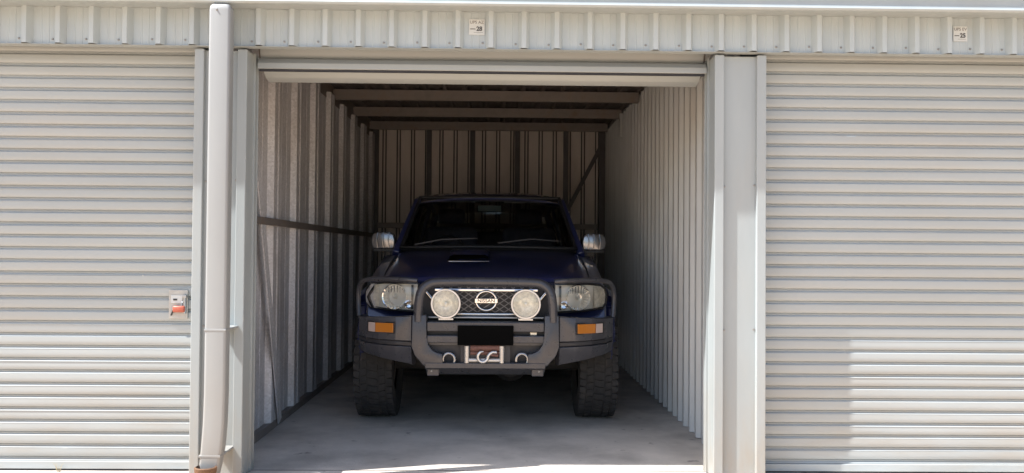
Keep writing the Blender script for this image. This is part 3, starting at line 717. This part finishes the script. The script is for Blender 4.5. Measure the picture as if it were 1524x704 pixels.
MB().prism([(FY-.005, .492), (FY-.005, .526), (FY+.05, .528), (FY+.05, .515), (FY+.16, .44), (FY+.15, .43)], 'x', -.40, .40).build('skid_plate', 'bar_coat', bb, bevel=.003)
MB().box(-.186, .186, FY-.006, FY+.012, .645, .775).build('number_plate', 'plate_black', car, bevel=.002)
wn = MB().box(-.165, .165, FY+.02, FY+.06, .522, .645).build('winch', 'bar_black', car)
MB().tube([(-.10, FY+.028, .625), (.10, FY+.028, .625)], .026, 12).build('rope_drum', 'rope_red', wn, smooth=40)
MB().tube([(-.10, FY+.018, .590), (.10, FY+.018, .590)], .012, 12).build('rope_drum', 'rope_red', wn, smooth=40)
for xr in (-.124, .109):
    MB().tube([(xr, FY+.005, .528), (xr, FY+.005, .640)], .0165, 12).build('roller', 'roller_steel', wn, smooth=40)
for z in (.545,):
    MB().tube([(-.11, FY+.008, z), (.095, FY+.008, z)], .014, 12).build('roller', 'roller_steel', wn, smooth=40)
hk = curve_pts([(.075, FY-.012, .600), (.045, FY-.014, .600), (.02, FY-.016, .578), (.012, FY-.016, .552), (-.012, FY-.016, .536), (-.040, FY-.016, .545), (-.050, FY-.016, .575), (-.035, FY-.016, .600), (-.012, FY-.016, .606)], 4)
MB().tube(hk, [.011]*(len(hk)-6)+[.010, .009, .008, .006, .005, .004], 8).build('hook', 'satin_silver', wn, smooth=50)
MB().tube([(.02, FY-.014, .585), (.085, FY-.010, .578)], .009, 8).build('shackle', 'rope_red', wn, smooth=50)
for s in (-1, 1):
    bar_ = MB().lathe([(.030, .075), (.075, .060), (.093, .028), (.098, -.002), (.101, -.008), (.099, -.014), (.088, -.014)], n=30, axis='y', c=(s*.268, FY+.035, .918))
    sl = bar_.build('spot_lamp', 'satin_silver', car, smooth=50)
    MB().lathe([(.001, .036), (.020, .033), (.040, .026), (.058, .014), (.074, .0), (.086, -.010)], n=22, axis='y', c=(s*.268, FY+.035, .918)).build('reflector', 'lamp_white', sl)
    MB().lathe([(.001, -.006), (.009, -.004), (.011, .02)], n=14, axis='y', c=(s*.268, FY+.035, .918)).build('bulb_shield', 'lamp_silver', sl, smooth=50)
    MB().lathe([(.001, -.026), (.04, -.0235), (.075, -.016), (.089, -.010)], n=28, axis='y', c=(s*.268, FY+.035, .918)).build('lens', 'lamp_glass', sl, smooth=60, fix=False)
    MB().box(s*.268-.05, s*.268+.05, FY+.04, FY+.09, .806, .822).build('mount', 'satin_silver', sl, bevel=.003)
# --- wheels
tprof = [(.215, -.115), (.255, -.138), (.32, -.147), (.365, -.143), (.388, -.132), (.394, -.110), (.396, -.05), (.397, 0), (.396, .05), (.394, .110), (.388, .132), (.365, .143), (.32, .147), (.255, .138), (.215, .115)]
tyre_me = MB().lathe(tprof, n=48, axis='x').mesh('tyre', 'rubber', smooth=40)
tb = MB(); NB = 44
for i in range(NB):
    for jx, (xa, xb, sk) in enumerate(((-.140, -.098, .25), (-.088, -.046, -.35), (-.034, .034, .45), (.046, .088, -.35), (.098, .140, .25))):
        a0 = 2*math.pi*(i+(.5 if jx % 2 else 0)+random.uniform(-.07, .07))/NB; da = 2*math.pi/NB*.36
        pts = []
        for rr_ in (.388 if abs(xa) < .1 and abs(xb) < .1 else .376, .4055 if jx in (1, 2, 3) else .402):
            for xx, aa in ((xa, a0-da), (xb, a0-da+sk*.05), (xb, a0+da+sk*.05), (xa, a0+da)):
                pts.append((xx, rr_*math.cos(aa), rr_*math.sin(aa)))
        tb.hexa(pts)
tread_me = tb.mesh('tread', 'rubber', fix=True)
rim_me = MB().lathe([(.001, .04), (.06, .045), (.075, .03), (.09, .02), (.17, .03), (.195, .06), (.205, .105), (.218, .117), (.222, .108), (.21, .09), (.205, -.1)], n=32, axis='x').mesh('rim', 'alloy', smooth=45)
nut_me = MB().lathe([(.001, .050), (.05, .048), (.055, .02)], n=16, axis='x').mesh('hub_cap', 'satin_silver', smooth=45)
for y in (0, WB):
    for s in (-1, 1):
        ax = MB().lathe([(.001, -.10), (.14, -.10), (.14, .0), (.001, .0)], n=20, axis='x').mesh('wheel', 'underbody')
        wh = link('wheel', ax, car, (s*TX, y, TR), (random.uniform(0, 1) if False else 0, 0, 0 if s > 0 else math.pi))
        link('tyre', tyre_me, wh); link('tread', tread_me, wh, rot=(random.uniform(0, .1), 0, 0)); link('rim', rim_me, wh); link('hub_cap', nut_me, wh)
    MB().tube([(-.70, y, TR), (.70, y, TR)], .05, 12).build('axle', 'underbody', car, smooth=40)
    MB().lathe([(.001, -.16), (.09, -.14), (.135, -.05), (.135, .05), (.09, .14), (.001, .16)], n=18, axis='y', c=(.18 if y == 0 else 0, y, TR)).build('differential', 'underbody', car, smooth=40)
MB().box(-.42, .42, -.62, 3.8, .44, .56).build('chassis', 'underbody', car, bevel=.02)
MB().box(-.60, .60, -.62, -.58, .50, .80).build('radiator_panel', 'underbody', car)
for s in (-1, 1):
    MB().box(s*.86-.045, s*.86+.045, 3.93, 3.96, .95, 1.22).build('tail_light', 'lock_red', car, bevel=.008)
MB().box(-.88, .88, 3.90, 4.02, .52, .72).build('rear_bumper', 'trim_black', car, bevel=.02)
